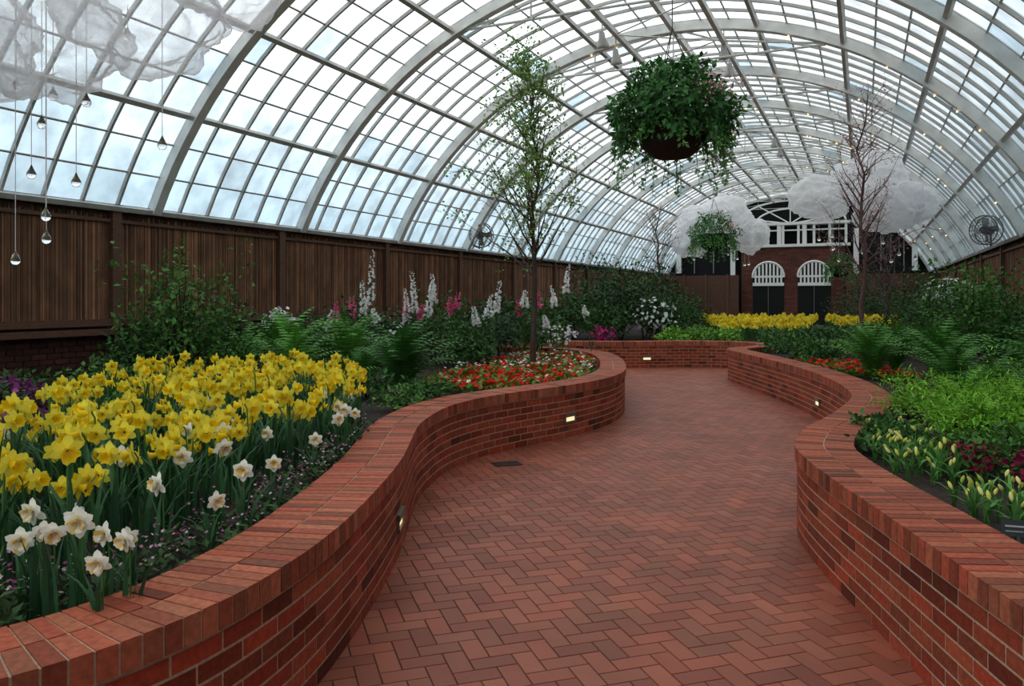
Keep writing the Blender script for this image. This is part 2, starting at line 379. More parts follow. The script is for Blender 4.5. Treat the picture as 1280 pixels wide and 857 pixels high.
# herringbone pavers
b=Buf();bw=.098;ang=TH+math.radians(18);Rm=Rz(ang)[:2,:2]
RP=np.concatenate([PL[0]+PL[1]*.15,(PR[0]+PR[1]*.15)[::-1]]);
polyP=[tuple(p) for p in RP[::5]]
for i in range(-72,155):
    for j in range(-112,240):
        c=(i-j)%4
        if c not in(0,3): continue
        o=Rm@np.array([i*bw,j*bw])
        if not inside(tuple(o+0.05),polyP): continue
        w_,h_=(2*bw,bw) if c==0 else(bw,2*bw);e_=.0026
        q=random.uniform(.76,1.18);hh=random.uniform(-.08,.14);col=(.275*q,.082*q*(1+hh),.048*q*(1+hh));zt=.004+random.uniform(-.0004,.0004)
        x0,y0=i*bw+e_,j*bw+e_;x1,y1=i*bw+w_-e_,j*bw+h_-e_
        v=[]
        for(xx,yy,z) in((x0,y0,0),(x1,y0,0),(x1,y1,0),(x0,y1,0),(x0+.001,y0+.001,zt),(x1-.001,y0+.001,zt),(x1-.001,y1-.001,zt),(x0+.001,y1-.001,zt)):
            p=Rm@np.array([xx,yy]);v.append((p[0],p[1],z))
        b.add(T(v,[(4,5,6,7),(0,1,5,4),(1,2,6,5),(2,3,7,6),(3,0,4,7)],col))
b.obj('brick_path',M_pave)
# step lights
def steplight(pl,a,d,z=.22):
    P,N,at,s=pl;w_=W(a,d)[:2];i=int(np.argmin(np.linalg.norm(P-w_,axis=1)));n=N[i];ang=math.atan2(n[1],n[0])
    e_=empty('step_light');e_.location=(P[i][0],P[i][1],z);e_.rotation_euler=(0,0,ang)
    b=Buf()
    for t in(boxT(-.015,.03,-.11,-.09,-.05,.05,(.15,.13,.1)),boxT(-.015,.03,.09,.11,-.05,.05,(.15,.13,.1)),boxT(-.02,.03,-.11,.11,.015,.055,(.15,.13,.1)),boxT(-.02,.03,-.11,.11,-.055,-.035,(.15,.13,.1))): b.add(t)
    b.obj('bezel',M_col,parent=e_);b=Buf();b.add(boxT(-.006,.03,-.095,.095,-.04,.02,(1,1,1)));b.obj('lens',M_step,parent=e_)
for pl,a,d in((PL,.65,9.0),(PL,-.70,4.85),(PR,4.02,10.3),(PR,3.1,17.85)): steplight(pl,a,d)
b=Buf();o=W(-.05,7.5)
for k in range(7): b.add(boxT(-.13,.13,-.09+k*.028,-.078+k*.028,.006,.012,(.07,.05,.04)),Rz(ang),o)
b.add(boxT(-.14,.14,-.1,.1,.0,.006,(.02,.015,.012)),Rz(ang),o);b.obj('floor_drain',M_col)
# ------------------------------------------------------------ plants
LEAF=T([(0,0,0),(.45,.28,.07),(1,0,-.05),(.45,-.28,.07)],[(0,1,2),(0,2,3)],(1,1,1))
NLEAF=T([(0,0,0),(.45,.12,.03),(1,0,-.12),(.45,-.12,.03)],[(0,1,2),(0,2,3)],(1,1,1))
def blade(L,wd,bend,col,n=5,tw=0):
    v=[];f=[]
    for i in range(n+1):
        t=i/n;th=bend*t*t;x=L*(math.sin(th)*t);z=L*t*math.cos(th*.8);ww=wd*(1-t**3)*.5+.0005;a=tw*t
        v+= [(x-ww*math.sin(a),-ww*math.cos(a),z),(x+ww*math.sin(a),ww*math.cos(a),z)]
    for i in range(n): f.append((2*i,2*i+1,2*i+3,2*i+2))
    return T(v,f,col)
def petal(L,wd,cup,col,m=0):
    v=[(0,-wd*.2,L*.1),(0,wd*.2,L*.1),(cup*.5,-wd*.5,L*.5),(cup*.5,wd*.5,L*.5),(cup*.9,-wd*.36,L*.8),(cup*.9,wd*.36,L*.8),(cup,0,L)]
    return T(v,[(0,1,3,2),(2,3,5,4),(4,5,6)],col,m)
def daffhead(pc,tc_,double=False):
    L=[]
    for k in range(6): L.append(xf(petal(.054,.036,-.008+.012*(k%2)+random.uniform(-.006,.008),pc,1),Rx(k*math.pi/3+random.uniform(-.1,.1)),tint=[random.uniform(.9,1.05)]*3))
    if not double:
        n=12;v=[];f=[]
        for x,r in((-.002,.012),(.018,.014),(.034,.019),(.042,.028)):
            for k in range(n):
                rr=r*(1+(.14*(-1)**k if r>.02 else 0));v.append((x,rr*math.cos(2*math.pi*k/n),rr*math.sin(2*math.pi*k/n)))
        for i in range(3):
            for k in range(n): f.append((i*n+k,i*n+(k+1)%n,(i+1)*n+(k+1)%n,(i+1)*n+k))
        L.append(T(v,f,tc_,1))
    else:
        for k in range(6): L.append(xf(petal(.040,.034,.018,pc,1),Rx(k*math.pi/3+.5)))
        for k in range(16): L.append(xf(petal(random.uniform(.020,.034),.024,.030,tc_ if k%2 else pc,1),Rx(k*2.4),(.004,0,0)))
    return merge(L)
def daff(pc,tc_,h,double=False,nl=5,lc=(.05,.14,.06),heads=1):
    L=[]
    for k in range(nl): 
        g=random.uniform(.6,1.4);L.append(xf(blade(h*random.uniform(.75,1.02),random.uniform(.016,.026),random.uniform(.1,.6),np.array(lc)*g,5,random.uniform(-1,1)),Rz(random.uniform(0,6.28)),(random.uniform(-.03,.03),random.uniform(-.03,.03),0)))
    L.append(tube([(0,0,0),(.0,0,h*.6),(.006,0,h*.95),(.02,0,h+.004)],.004,5,(.09,.24,.06)))
    for k in range(heads):
        L.append(xf(daffhead(pc,tc_,double),Rz(random.uniform(-.3,.3)+k*1.1)@Ry(random.uniform(-.1,.45)),(.03,0,h-.03*k)))
    return merge(L)
Y=(.98,.86,.10);YT=(.96,.70,.02);WH=(.93,.92,.84);CR=(.95,.72,.24)
MP=[M_leaf,M_petal]
def plant(buf,vars_,pts,z=.5,sc_=(.85,1.15),yaw=(0,6.28),tlo=.85,thi=1.05):
    for (a,d) in pts:
        buf.add(random.choice(vars_),Rz(random.uniform(*yaw)),W(a,d,z),random.uniform(*sc_),[random.uniform(tlo,thi)]*3)
yf_=TH-math.pi/2
DV=[daff(Y,YT,random.uniform(.31,.49)) for _ in range(14)]
polyD=[(-1.72,2.85),(-2.0,2.45),(-2.6,2.7),(-2.8,3.7),(-2.95,4.6),(-3.7,7.2),(-3.6,8.3),(-2.2,8.2),(-1.5,7.6),(-1.25,6.6),(-1.22,5.4),(-1.42,4.6),(-1.5,4.0),(-1.62,3.4)]
b=Buf();pts=[p for p in darts(polyD,.100,900) if noise.noise(Vector((p[0]*2.6,p[1]*2.2,3.1)))>-.22]
plant(b,DV,pts,yaw=(yf_-1.5,yf_+1.7));b.obj('yellow_daffodil_bed',MP)
WV=[daff(WH,CR,random.uniform(.28,.42),True,6) for _ in range(8)]
b=Buf();wp=[(-1.58,2.62),(-1.50,2.56),(-1.36,2.64),(-1.28,2.62),(-1.31,2.5),(-1.38,2.8),(-1.55,2.8),(-1.24,3.25),(-1.45,3.25),(-1.22,3.55),(-1.7,3.1),(-1.3,3.8),(-1.38,3.7),(-1.2,3.9),(-1.12,5.3),(-1.14,5.1),(-1.13,5.6),(-1.19,5.45),(-1.6,4.3),(-1.8,4.4),(-1.7,4.8),(-1.85,4.7),(-1.4,4.5),(-2.0,4.9),(-1.95,5.1),(-1.62,2.42),(-1.75,2.9),(-1.72,5.3),(-1.45,6.1),(-1.3,6.3),(-1.8,3.6),(-1.55,3.7),(-1.66,2.66),(-1.44,2.62),(-2.2,5.6),(-2.3,5.4),(-2.1,4.1),(-1.15,4.6)]
plant(b,WV,wp,yaw=(yf_-.6,yf_+.9),tlo=.98,thi=1.05,sc_=(.8,1.02));b.obj('white_double_daffodils',MP)
def lowfl(cols,n=14,h=.12,r=.09,fs=.014,lc=(.04,.10,.025),nl=16,ls=.05):
    L=[]
    for k in range(nl):
        a=random.uniform(0,6.28);L.append(xf(LEAF,Rz(a)@Ry(-random.uniform(.1,1.0)),(random.uniform(-r,r)*.6,random.uniform(-r,r)*.6,random.uniform(0,h*.6)),ls*random.uniform(.7,1.3),np.array(lc)*random.uniform(.6,1.4)))
    star=[(0,0,0)]
    for k in range(10):
        q=1 if k%2==0 else .55;star.append((q*math.cos(k*math.pi/5),q*math.sin(k*math.pi/5),.15))
    for k in range(n):
        c=random.choice(cols);S=T(star,[(0,1+i,1+(i+1)%10) for i in range(10)],c,1)
        L.append(xf(S,Rz(random.uniform(0,6))@Ry(random.uniform(-.7,.7))@Rx(random.uniform(-.7,.7)),(random.uniform(-r,r),random.uniform(-r,r),h*random.uniform(.6,1.15)),fs*random.uniform(.8,1.2)))
    return merge(L)
PV=[lowfl([(.55,.24,.38),(.72,.55,.65),(.30,.07,.2)],14,.17,.09,.009,(.06,.13,.04),28) for _ in range(5)]
b=Buf();polyE=[(-1.95,2.35),(-1.58,2.48),(-1.36,2.75),(-1.2,3.3),(-1.12,4.2),(-1.1,5.2),(-1.12,6.2),(-1.3,6.0),(-1.3,4.2),(-1.5,3.0),(-2.1,2.6)]
plant(b,PV,darts(polyE,.11,120));b.obj('pink_ground_flowers',MP)
def shrub(bufL,bufW,c,rx,rz,n,ls,col,leaf=LEAF,ry=None,stems=7,lump=.25,up=.6,zb=.5):
    ry=ry or rx;D=rv(n);D[:,2]=np.abs(D[:,2])*1.0-.25*rng.random(n);D=norm(D)
    ph=rng.uniform(0,6,4);l=1+lump*(np.sin(D[:,0]*5+ph[0])*np.sin(D[:,1]*5+ph[1])+.6*np.sin(D[:,2]*7+ph[2]))
    r=rng.random(n)**.45*l;ce=W(c[0],c[1],zb+rz*.35)
    P=ce+D*r[:,None]*np.array([rx,ry,rz*.68]);P[:,2]=np.maximum(P[:,2],zb+.03)
    X=D*.5+rv(n)*.7+np.array([0,0,-.1]);Z=D*.4+rv(n)*.5+np.array([0,0,up])
    bufL.scatter(leaf,P,basis(X,Z),ls*rng.uniform(.6,1.3,n),jit(n,.55,1.45,.14)*np.array(col))
    for k in range(stems):
        q=P[rng.integers(n)];b0=W(c[0],c[1],zb)+np.array([random.uniform(-.1,.1),random.uniform(-.1,.1),0])
        bufW.add(tube([b0,(b0*.45+q*.55)+np.array([0,0,.08]),q],[.012,.008,.004],4,(.05,.035,.02)))
G1=(.04,.115,.025);G2=(.07,.185,.033);G3=(.033,.085,.027);LIME=(.24,.50,.05);MID=(.058,.15,.033)
def shrubobj(name,items,petals=None):
    bl=Buf()
    for it in items: shrub(bl,bl,*it[0],**it[1])
    if petals:
        for (a,d,z,rad,n,s,cols) in petals:
            D=rv(n);rr=rng.random((n,1))**.3;P=W(a,d,z)+D*np.array([1,1,.6])*rad*rr;P[:,2]=np.where(P[:,2]<.55,.6,P[:,2])
            S=T([(0,0,0),(1,.5,.2),(1.1,0,.1),(1,-.5,.2),(0,1,.2),(-1,.4,.2),(-1,-.4,.2),(0,-1,.2)],[(0,3,2,1),(0,1,4),(0,4,5),(0,5,6),(0,6,7),(0,7,3)],(1,1,1),1)
            bl.scatter(S,P,basis(rv(n)+[0,0,.1],D+np.array([0,-.3,.8])),s*rng.uniform(.7,1.3,n),np.array([random.choice(cols) for _ in range(n)])*rng.uniform(.7,1.2,(n,1)))
    return bl.obj(name,MP)
PU=[(.22,.035,.17),(.13,.014,.10),(.36,.09,.28),(.10,.02,.08)]
shrubobj('purple_cineraria',[(((-4.05,6.2),.45,.42,700,.06,G1),{}),(((-4.6,6.3),.45,.42,500,.06,G1),{}),(((-5.2,6.6),.35,.28,300,.06,G1),{})],[(-4.05,6.2,.70,.46,1000,.022,PU),(-4.6,6.3,.72,.46,900,.022,PU)])
shrubobj('leafy_shrub',[(((-3.95,9.3),.6,1.65,2100,.075,G2),dict(lump=.5,stems=24)),(((-3.5,9.5),.4,1.0,600,.07,G2),{}),(((-4.4,9.2),.4,.9,600,.07,G1),{})])
shrubobj('low_green_plants',[(((-3.45,6.4),.3,.35,400,.07,(.12,.28,.03)),{}),(((-2.5,9.4),.4,.4,600,.08,MID),{}),(((-1.1,7.6),.28,.22,350,.05,(.1,.25,.04)),{}),(((-.95,8.1),.3,.25,350,.06,MID),{}),(((-1.6,8.5),.35,.3,450,.07,MID),{}),(((-.9,8.7),.25,.25,300,.06,(.1,.25,.04)),{}),(((-3.9,7.6),.5,.5,700,.08,MID),{}),(((-5.2,8.0),.6,.35,600,.07,G1),{}),(((-6.4,8.3),.6,.35,500,.07,G3),{})])
# ferns
def frond(L,wd,col,n=16,droop=1.3):
    P=[];
    for i in range(n+1):
        t=i/n;P.append((L*t*math.sin(.35+droop*t*.5),0,L*(math.sin(math.pi*.5*t)*.75*math.cos(droop*t*.45))))
    P=np.array(P);L_=[tube(P,.004,3,np.array(col)*.6)];v=[];f=[]
    for i in range(1,n):
        t=i/n;w_=wd*math.sin(math.pi*min(1,t*.85+.12))
        tg=norm(P[i+1]-P[i]);
        for s in(-1,1):
            k=len(v);h=L/n*.62
            v+=[P[i]-tg*h*.5,P[i]+tg*h*.6,P[i]+np.array([tg[0]*w_*.35,s*w_,-w_*.22+tg[2]*w_*.3])];f.append((k,k+1,k+2))
    L_.append(T(v,f,col));return merge(L_)
def fern(L,n,col,wd=.11,droop=1.3):
    return merge([xf(frond(L*random.uniform(.7,1.1),wd*L/.6,np.array(col)*random.uniform(.65,1.35),16,droop*random.uniform(.6,1.2)),Rz(random.uniform(0,6.28))@Ry(random.uniform(-.55,.15))) for _ in range(n)])
def fernobj(name,items,col):
    b=Buf()
    for a,d,L,n in items: b.add(fern(L,n,col),None,W(a,d,.5))
    b.obj(name,MP)
fernobj('fern',[(-1.25,8.9,.85,50),(-1.8,9.6,.6,30)],(.065,.20,.04))
fernobj('fern',[(-2.9,10.0,1.0,46),(-2.2,10.4,.95,40),(-3.5,10.2,.8,30),(-2.6,9.3,.8,30)],(.13,.34,.055))
fernobj('fern',[(5.2,9.4,.85,45),(4.7,8.3,.65,36),(6.0,8.6,.9,45),(5.3,7.6,.75,44),(4.9,10.6,.8,40),(5.7,11.6,.8,40),(6.3,9.3,.9,40),(4.5,7.3,.6,36),(5.0,6.9,.6,36)],(.09,.27,.045))
it=[]
for a,d,r,h in((3.75,6.5,.4,.46),(4.25,6.6,.42,.5),(3.5,6.1,.32,.40),(3.9,6.0,.38,.44),(4.4,6.1,.35,.46),(3.6,7.0,.3,.4),(4.7,6.4,.35,.46),(3.35,5.75,.28,.36),(3.75,5.6,.32,.4),(4.2,5.7,.32,.4)): it.append((((a,d),r,h,1500,.05,LIME),dict(leaf=NLEAF,stems=10,lump=.4)))
shrubobj('lime_astilbe_foliage',it)
b=Buf()
for a,d,L in((3.75,6.5,.5),(4.25,6.6,.5),(3.9,6.0,.45),(3.5,5.8,.4)): b.add(fern(L,30,LIME,.10,1.1),None,W(a,d,.5))
b.obj('lime_fern',MP)
# back border foliage with spikes
it=[]
for a,d,r,h in((-3.4,12.2,.6,.8),(-2.4,12.6,.6,.85),(-1.7,13,.6,.9),(-1.0,13.2,.6,.9),(-.3,13.6,.6,.9),(-4.4,12,.7,1.0),(-5.4,11.5,.7,.8),(-2.9,14,.8,1.1),(-1.4,14.6,.8,1.1),(-.2,15,.7,1.05),(.5,15.2,.5,.8),(-.7,12.2,.45,.55)):
    it.append((((a,d),r,h,1100,.085,random.choice([G1,G3,MID])),dict(stems=4)))
shrubobj('border_foliage',it,[(-3.45,11.6,1.3,.28,90,.025,[(.85,.85,.85)]),(.9,14.8,.9,.4,80,.03,[(.8,.8,.8)]),(-2.0,12.2,1.0,.5,60,.03,[(.8,.8,.8)])])
def spike(H,fl,col,n=46,r=.06,fs=.036):
    bd=np.array([random.uniform(-.16,.16),random.uniform(-.05,.05),0])
    L=[tube([(0,0,0),bd*.3+(0,0,H*.5),bd+(0,0,H)],[.009,.007,.002],5,(.07,.16,.05))]
    bell=T([(0,0,0)]+[(.9,.55*math.cos(k*1.2566),.55*math.sin(k*1.2566)) for k in range(5)]+[(1.15,.8*math.cos(k*1.2566+.6),.8*math.sin(k*1.2566+.6)) for k in range(5)],
        [(0,1+k,1+(k+1)%5) for k in range(5)]+[(1+k,6+k,1+(k+1)%5) for k in range(5)],col,1)
    for k in range(n):
        t=(k+random.random())/n;z=H*(1-fl)+H*fl*t;a=random.uniform(0,6.28);s=fs*(1.15-.8*t)*random.uniform(.7,1.2);u=z/H
        L.append(xf(bell,Rz(a)@Ry(random.uniform(.1,.7)),(r*.3*math.cos(a)+bd[0]*u*u,r*.3*math.sin(a)+bd[1]*u*u,z),s*1.4,[random.uniform(.8,1.1)]*3))
    for k in range(14):
        L.append(xf(NLEAF,Rz(random.uniform(0,6.28))@Ry(-random.uniform(0,1)),(0,0,random.uniform(.05,H*(1-fl))),random.uniform(.15,.28),(.05,.13,.03)))
    return merge(L)
WS=(.92,.92,.91);PK=(.85,.18,.38)
b=Buf()
for x,y,d,fl,c in((463,312,12,.45,WS),(455,350,12.3,.4,WS),(521,338,12,.42,WS),(512,360,12.2,.4,WS),(545,342,13,.3,WS),(530,350,12.2,.4,WS),(505,372,12.0,.35,WS),(617,350,12.6,.36,WS),(608,368,12.3,.3,WS),(600,382,12.3,.3,WS),(703,330,14.5,.3,WS),(697,356,14.0,.28,WS),(740,380,14.5,.2,WS),(408,386,12,.3,WS),(653,362,12.7,.2,WS),(687,394,12.8,.25,WS),(480,384,11.8,.2,WS),
    (421,376,11.8,.26,PK),(441,369,11.8,.28,PK),(505,372,12.0,.24,PK),(515,378,12.0,.24,PK),(572,364,12.3,.22,PK),(566,370,12.3,.22,PK),(652,374,12.8,.22,PK),(675,364,13,.2,PK)):
    H=1.1+(372-y)/976*d;b.add(spike(H,fl,c,54 if c is WS else 30,.055,.031),Rz(random.uniform(-.5,.5))@Ry(random.uniform(-.07,.07)),W((x-640)/976*d,d,.5))
b.obj('foxglove_spikes',MP)
# red/white primroses
RV=[lowfl([(.82,.015,.008),(.76,.012,.012),(.85,.05,.01)],8,.10,.10,.032,(.10,.28,.035),12,.10) for _ in range(5)]
RW=[lowfl([(.9,.88,.75)],5,.11,.10,.028,(.08,.24,.03),14,.09)]
b=Buf();polyR=[(-1.0,9.4),(-.5,8.75),(.0,9.0),(.5,9.6),(.95,10.4),(1.2,11.6),(1.3,13.4),(1.1,14.6),(.3,14.8),(-.4,12.6),(-.8,11.6)]
for p in darts(polyR,.15,430): plant(b,RW if random.random()<(.12 if p[1]<11.3 else .4) else RV,[p])
b.obj('red_primrose_bed',MP)
b=Buf();plant(b,RV,darts([(4.75,10.2),(5.3,10.2),(5.6,12.5),(4.7,12.8)],.16,90));b.obj('red_primrose_bed',MP)
# far beds
b=Buf();YV=[daff(Y,YT,.38,False,3,(.05,.14,.04),3) for _ in range(5)]
for v in YV: v['v']*=1.35
plant(b,YV,darts([(5.2,19.2),(7.3,19.2),(10.5,27),(6.5,27)],.22,620),yaw=(yf_-1.2,yf_+1.2),z=.45)
plant(b,YV,darts([(8.6,20.5),(10.2,20.5),(11.5,24),(9.6,24)],.2,150),yaw=(yf_-1.2,yf_+1.2),z=.5)
plant(b,YV,darts([(8.4,17.6),(8.9,17.5),(9.4,18.5),(8.6,18.7)],.2,30),yaw=(yf_-1.2,yf_+1.2),z=.45)
b.obj('yellow_daffodil_bed',MP)
it=[]
for a,d,r,h,c in((2.3,19.5,.6,1.0,G1),(2.9,20.6,.8,1.9,G3),(3.5,20.4,.7,1.6,G1),(2.4,22,1.0,2.2,G3),(4.0,22,.9,1.9,G3),(4.3,21,.7,1.0,G1),(3.2,23.5,1.0,2.3,G3),(1.6,20.5,.8,1.2,G1),(5.4,24.5,.9,1.2,G1),(4.7,26,1,1.7,G3),
    (.6,20,.8,1.1,G1),(-.4,20.5,.8,1.2,G3)): it.append((((a,d),r,h,1300,.11,c),dict(stems=5)))
shrubobj('background_shrubs',it,[(3.6,20.0,1.2,.7,140,.04,[(.75,.78,.75)]),(2.2,18.9,.75,.35,80,.035,[(.5,.03,.2)])])
it=[]
for a,d,r,h,c in((3.9,18.8,.4,.35,(.18,.38,.05)),(4.5,18.9,.4,.4,(.15,.33,.04)),(5.1,18.7,.4,.35,(.18,.38,.05)),(6.0,18.0,.4,.4,MID),(6.6,17.3,.5,.5,(.07,.17,.05)),(5.9,16.6,.4,.35,MID),(5.4,15.6,.45,.4,(.07,.17,.04)),(6.2,15.5,.5,.5,G1),(5.2,14.2,.45,.45,MID),(6.8,14.6,.6,.6,MID),
    (7.4,15.8,.6,.6,G1),(8.2,16.6,.6,.6,MID),(5.1,13,.45,.4,MID),(5.9,13,.6,.6,(.12,.27,.05)),(7.4,13,.7,.8,G1),(7.6,18.4,.6,.5,MID)): it.append((((a,d),r,h,700,.09,c),dict(stems=2)))
shrubobj('low_border_plants',it)
it=[]
for a,d,r,h,c in((6.2,10.6,.62,1.6,G2),(6.9,11.2,.6,1.3,G2),(6.5,9.6,.6,.95,G1),(7.7,12.4,.7,1.4,G1),(7.6,14.0,.8,1.5,G1),(9.5,17.5,.9,1.6,G1),(10.4,20,1.0,1.6,G3),(5.9,7.9,.5,.8,G2),(10.8,23.5,1,1.8,G3),(12.5,27,1.2,1.8,G3),(6.4,8.7,.5,1.1,G2)):
    it.append((((a,d),r,h,2000,.075,c),dict(stems=8,lump=.35)))
shrubobj('evergreen_shrub',it,[(8.3,14.8,1.7,.5,120,.035,[(.85,.85,.85)])])
it=[]
YG=(.18,.34,.07)
for a,d,r,h,c in((2.9,4.9,.35,.22,G2),(3.3,5.2,.35,.25,G2),(3.8,5.0,.4,.35,G2),(3.3,4.4,.4,.22,G1),(3.0,3.7,.35,.2,G2),(3.9,4.3,.5,.35,G2),(2.6,3.1,.2,.12,G2),(2.7,5.5,.25,.2,MID),(4.6,5.3,.5,.5,YG),(3.5,3.4,.4,.28,G1),(4.3,4.8,.4,.45,YG),(2.9,6.1,.22,.18,MID)):
    it.append((((a,d),r,h,650,.055,c),dict(stems=2)))
RR=[(.28,.006,.05),(.18,.004,.04)]
shrubobj('dark_red_flowering_plants',it,[(2.75,4.65,.66,.16,120,.013,RR),(2.95,4.3,.66,.2,190,.014,RR),(3.2,4.6,.68,.2,150,.014,RR),(3.3,3.9,.68,.18,110,.014,RR),(3.05,3.6,.66,.14,90,.013,[(.40,.16,.50)])])
def bud(h):
    L=[]
    for k in range(10): L.append(xf(blade(h*random.uniform(.6,1.15),.022,random.uniform(.1,1.0),np.array((.14,.33,.08))*random.uniform(.6,1.3),5,random.uniform(-1,1)),Rz(random.uniform(0,6.28))))
    for k in range(2):
        o=(random.uniform(-.03,.03),random.uniform(-.03,.03),h*random.uniform(.65,1));L.append(tube([(0,0,0),o],.003,4,(.12,.28,.07)))
        L.append(xf(lathe([(.001,0),(.008,.010),(.010,.025),(.006,.040),(.001,.046)],7,random.choice([(.55,.65,.12),(.88,.86,.35),(.85,.8,.2)]),1),Rx(random.uniform(-.7,.7))@Ry(random.uniform(-.7,.7)),o))
    return merge(L)
BV=[bud(random.uniform(.13,.2)) for _ in range(8)]
b=Buf();plant(b,BV,darts([(2.24,3.4),(2.6,3.4),(2.8,4.0),(2.27,4.1)],.095,34));plant(b,BV,darts([(2.3,4.6),(2.6,4.5),(2.8,5.2),(2.5,5.6)],.1,36));plant(b,BV,darts([(2.75,5.6),(3.0,5.5),(3.1,5.9),(2.9,6.0)],.12,8));b.obj('budding_dwarf_tulips',MP)
# label sign
e_=empty('plant_label_sign');b=Buf();b.add(boxT(-.06,.06,-.003,.003,.1,.17,(.02,.025,.03)));b.add(boxT(-.045,.045,-.005,-.003,.14,.147,(.4,.4,.4)));b.add(boxT(-.045,.02,-.005,-.003,.12,.125,(.3,.3,.3)));b.add(boxT(-.006,.006,-.002,.002,0,.1,(.05,.05,.05)))
b.obj('plate',M_col,parent=e_);e_.location=W(2.12,3.25,.5);e_.rotation_euler=(-.4,0,TH-.3)
# rocks
b=Buf()
for a,d,s in((-3.75,5.8,.16),(-3.45,6.0,.13),(-3.2,5.6,.14),(-4.1,5.6,.18),(-2.95,5.2,.12)):
    t=lathe([(.01,-.3),(.8,-.25),(1,.1),(.8,.45),(.4,.6),(.01,.62)],9,(.32,.28,.24));t['v']=t['v']*(1+rng.uniform(-.15,.15,t['v'].shape));b.add(t,Rz(a*3),W(a,d,.53),s)
b.obj('edging_rocks',M_dkbrick)
# trees
def tree(name,a,d,H,spread,nb,leafn,lcol,ls,bark=(.06,.045,.035),tr=.05,start=.22,zb=.5,el_=(.75,1.15)):
    b=Buf();base=W(a,d,zb);N=10;TP=[base+np.array([random.uniform(-.03,.03)*i*.5,random.uniform(-.03,.03)*i*.5,H*i/N]) for i in range(N+1)];TP=np.array(TP)
    b.add(tube(TP,np.linspace(tr,.008,N+1),7,bark));E=[]
    for k in range(nb):
        t=start+(.97-start)*(k+random.random())/nb;p=np.array([np.interp(t*N,range(N+1),TP[:,i]) for i in range(3)])
        az=random.uniform(0,6.28);Lb=spread*(1.15-.85*t)*random.uniform(.7,1.25);el=random.uniform(*el_)
        D=np.array([math.cos(az)*math.cos(el),math.sin(az)*math.cos(el),math.sin(el)]);pts=[p]
        for j in range(5): D=norm(D+rng.normal(size=3)*.13+np.array([0,0,.02]));pts.append(pts[-1]+D*Lb/5*1.5)
        b.add(tube(pts,np.linspace(tr*.35*(1.1-t)+.004,.003,6),5,bark));E+=pts[2:]
        for j in range(6):
            q=pts[random.randint(1,5)];D2=norm(D+rng.normal(size=3)*.6);qq=[q,q+D2*Lb*.22,q+D2*Lb*.42+rng.normal(size=3)*.03]
            b.add(tube(qq,[.005,.0035,.002],4,bark));E+=qq[1:]
    E=np.array(E);P=E[rng.integers(len(E),size=leafn)]+rng.normal(size=(leafn,3))*.06
    b.scatter(LEAF,P,basis(rv(leafn),rv(leafn)+[0,0,.8]),ls*rng.uniform(.6,1.3,leafn),jit(leafn)*np.array(lcol))
    b.obj(name,[M_leaf])
tree('young_birch_tree',.33,12.2,4.75,1.1,54,4400,(.22,.38,.08),.06,bark=(.10,.07,.055),start=.28)
tree('budding_redbud_tree',6.28,14,4.7,.85,46,1800,(.56,.27,.29),.035,bark=(.16,.09,.08),start=.28)
tree('budding_redbud_tree',4.1,22,3.7,.9,34,500,(.42,.2,.2),.04,bark=(.13,.08,.07),start=.15)
tree('budding_redbud_tree',9.6,20,3.2,.8,26,400,(.42,.2,.2),.04,bark=(.12,.08,.07),start=.2)
# hanging baskets
def basket(a,d,z,r,n,ztop):
    e_=empty('hanging_basket');c=W(a,d,z);b=Buf()
    b.add(lathe([(.01,-.70*r),(.3*r,-.66*r),(.52*r,-.48*r),(.62*r,-.12*r),(.6*r,.02*r)],20,(.02,.014,.01)),None,c)
    b.obj('basket_bowl',M_wood,parent=e_);b=Buf()
    D=rv(n);D[:,2]=D[:,2]*.9+.1;D=norm(D);l=1+.12*np.sin(D[:,0]*7+1)*np.sin(D[:,1]*6)+.08*np.sin(D[:,2]*9)
    P=c+D*(r*l*(.66+.38*rng.random(n)**.6))[:,None]*np.array([1,1,.88]);keep=(D[:,2]>-.5);P=P[keep];D=D[keep];m=len(P)
    b.scatter(LEAF,P,basis(D*.4+rv(m)*.7+[0,0,-.5],D+rv(m)*.4+[0,0,.3]),r*.11*rng.uniform(.6,1.4,m),jit(m,.5,1.7,.12)*np.array((.052,.17,.04)))
    for k in range(50):
        az=random.uniform(0,6.28);q=c+np.array([math.cos(az)*r*.8,math.sin(az)*r*.8,-.15*r]);L=r*random.uniform(.3,1.05);pts=[q]
        for j in range(6): pts.append(pts[-1]+np.array([math.cos(az)*.04*r*random.uniform(-1,2.2),math.sin(az)*.04*r*random.uniform(-1,2.2),-L/6]))
        b.add(tube(pts,.004,3,(.06,.13,.04)));pp=np.repeat(np.array(pts),4,0)+rng.normal(size=(28,3))*.02*r
        b.scatter(LEAF,pp,basis(rv(28)+[0,0,-.5],rv(28)),r*.08*rng.uniform(.6,1.3,28),jit(28)*np.array((.18,.40,.12)))
    for k in range(24):
        az=random.uniform(0,6.28);q=c+np.array([math.cos(az)*r*.35,math.sin(az)*r*.35,.45*r]);b.add(fern(r*.42,1,(.08,.24,.045)),Rz(az),q)
    rt=np.array([CT,ST,0]);fw=np.array([-ST,CT,0])
    q=120;P=c+rt*r*.5+rng.normal(size=(q,3))*np.array([.17,.17,.10])*r+np.array([0,0,.28*r])-fw*r*.92
    b.scatter(LEAF,P,basis(rv(q),rv(q)),r*.06,np.tile((.80,.42,.44),(q,1)))
    b.obj('trailing_ivy',MP,parent=e_);b=Buf()
    for k in range(3):
        az=k*2.09+.4;b.add(tube([c+np.array([math.cos(az)*r*.6,math.sin(az)*r*.6,0]),c+np.array([0,0,1.5*r])],.006,4,(.02,.02,.02)))
    b.add(tube([c+np.array([0,0,1.5*r]),(c[0],c[1],ztop)],.006,4));b.obj('hanger_chains',M_dark,parent=e_)
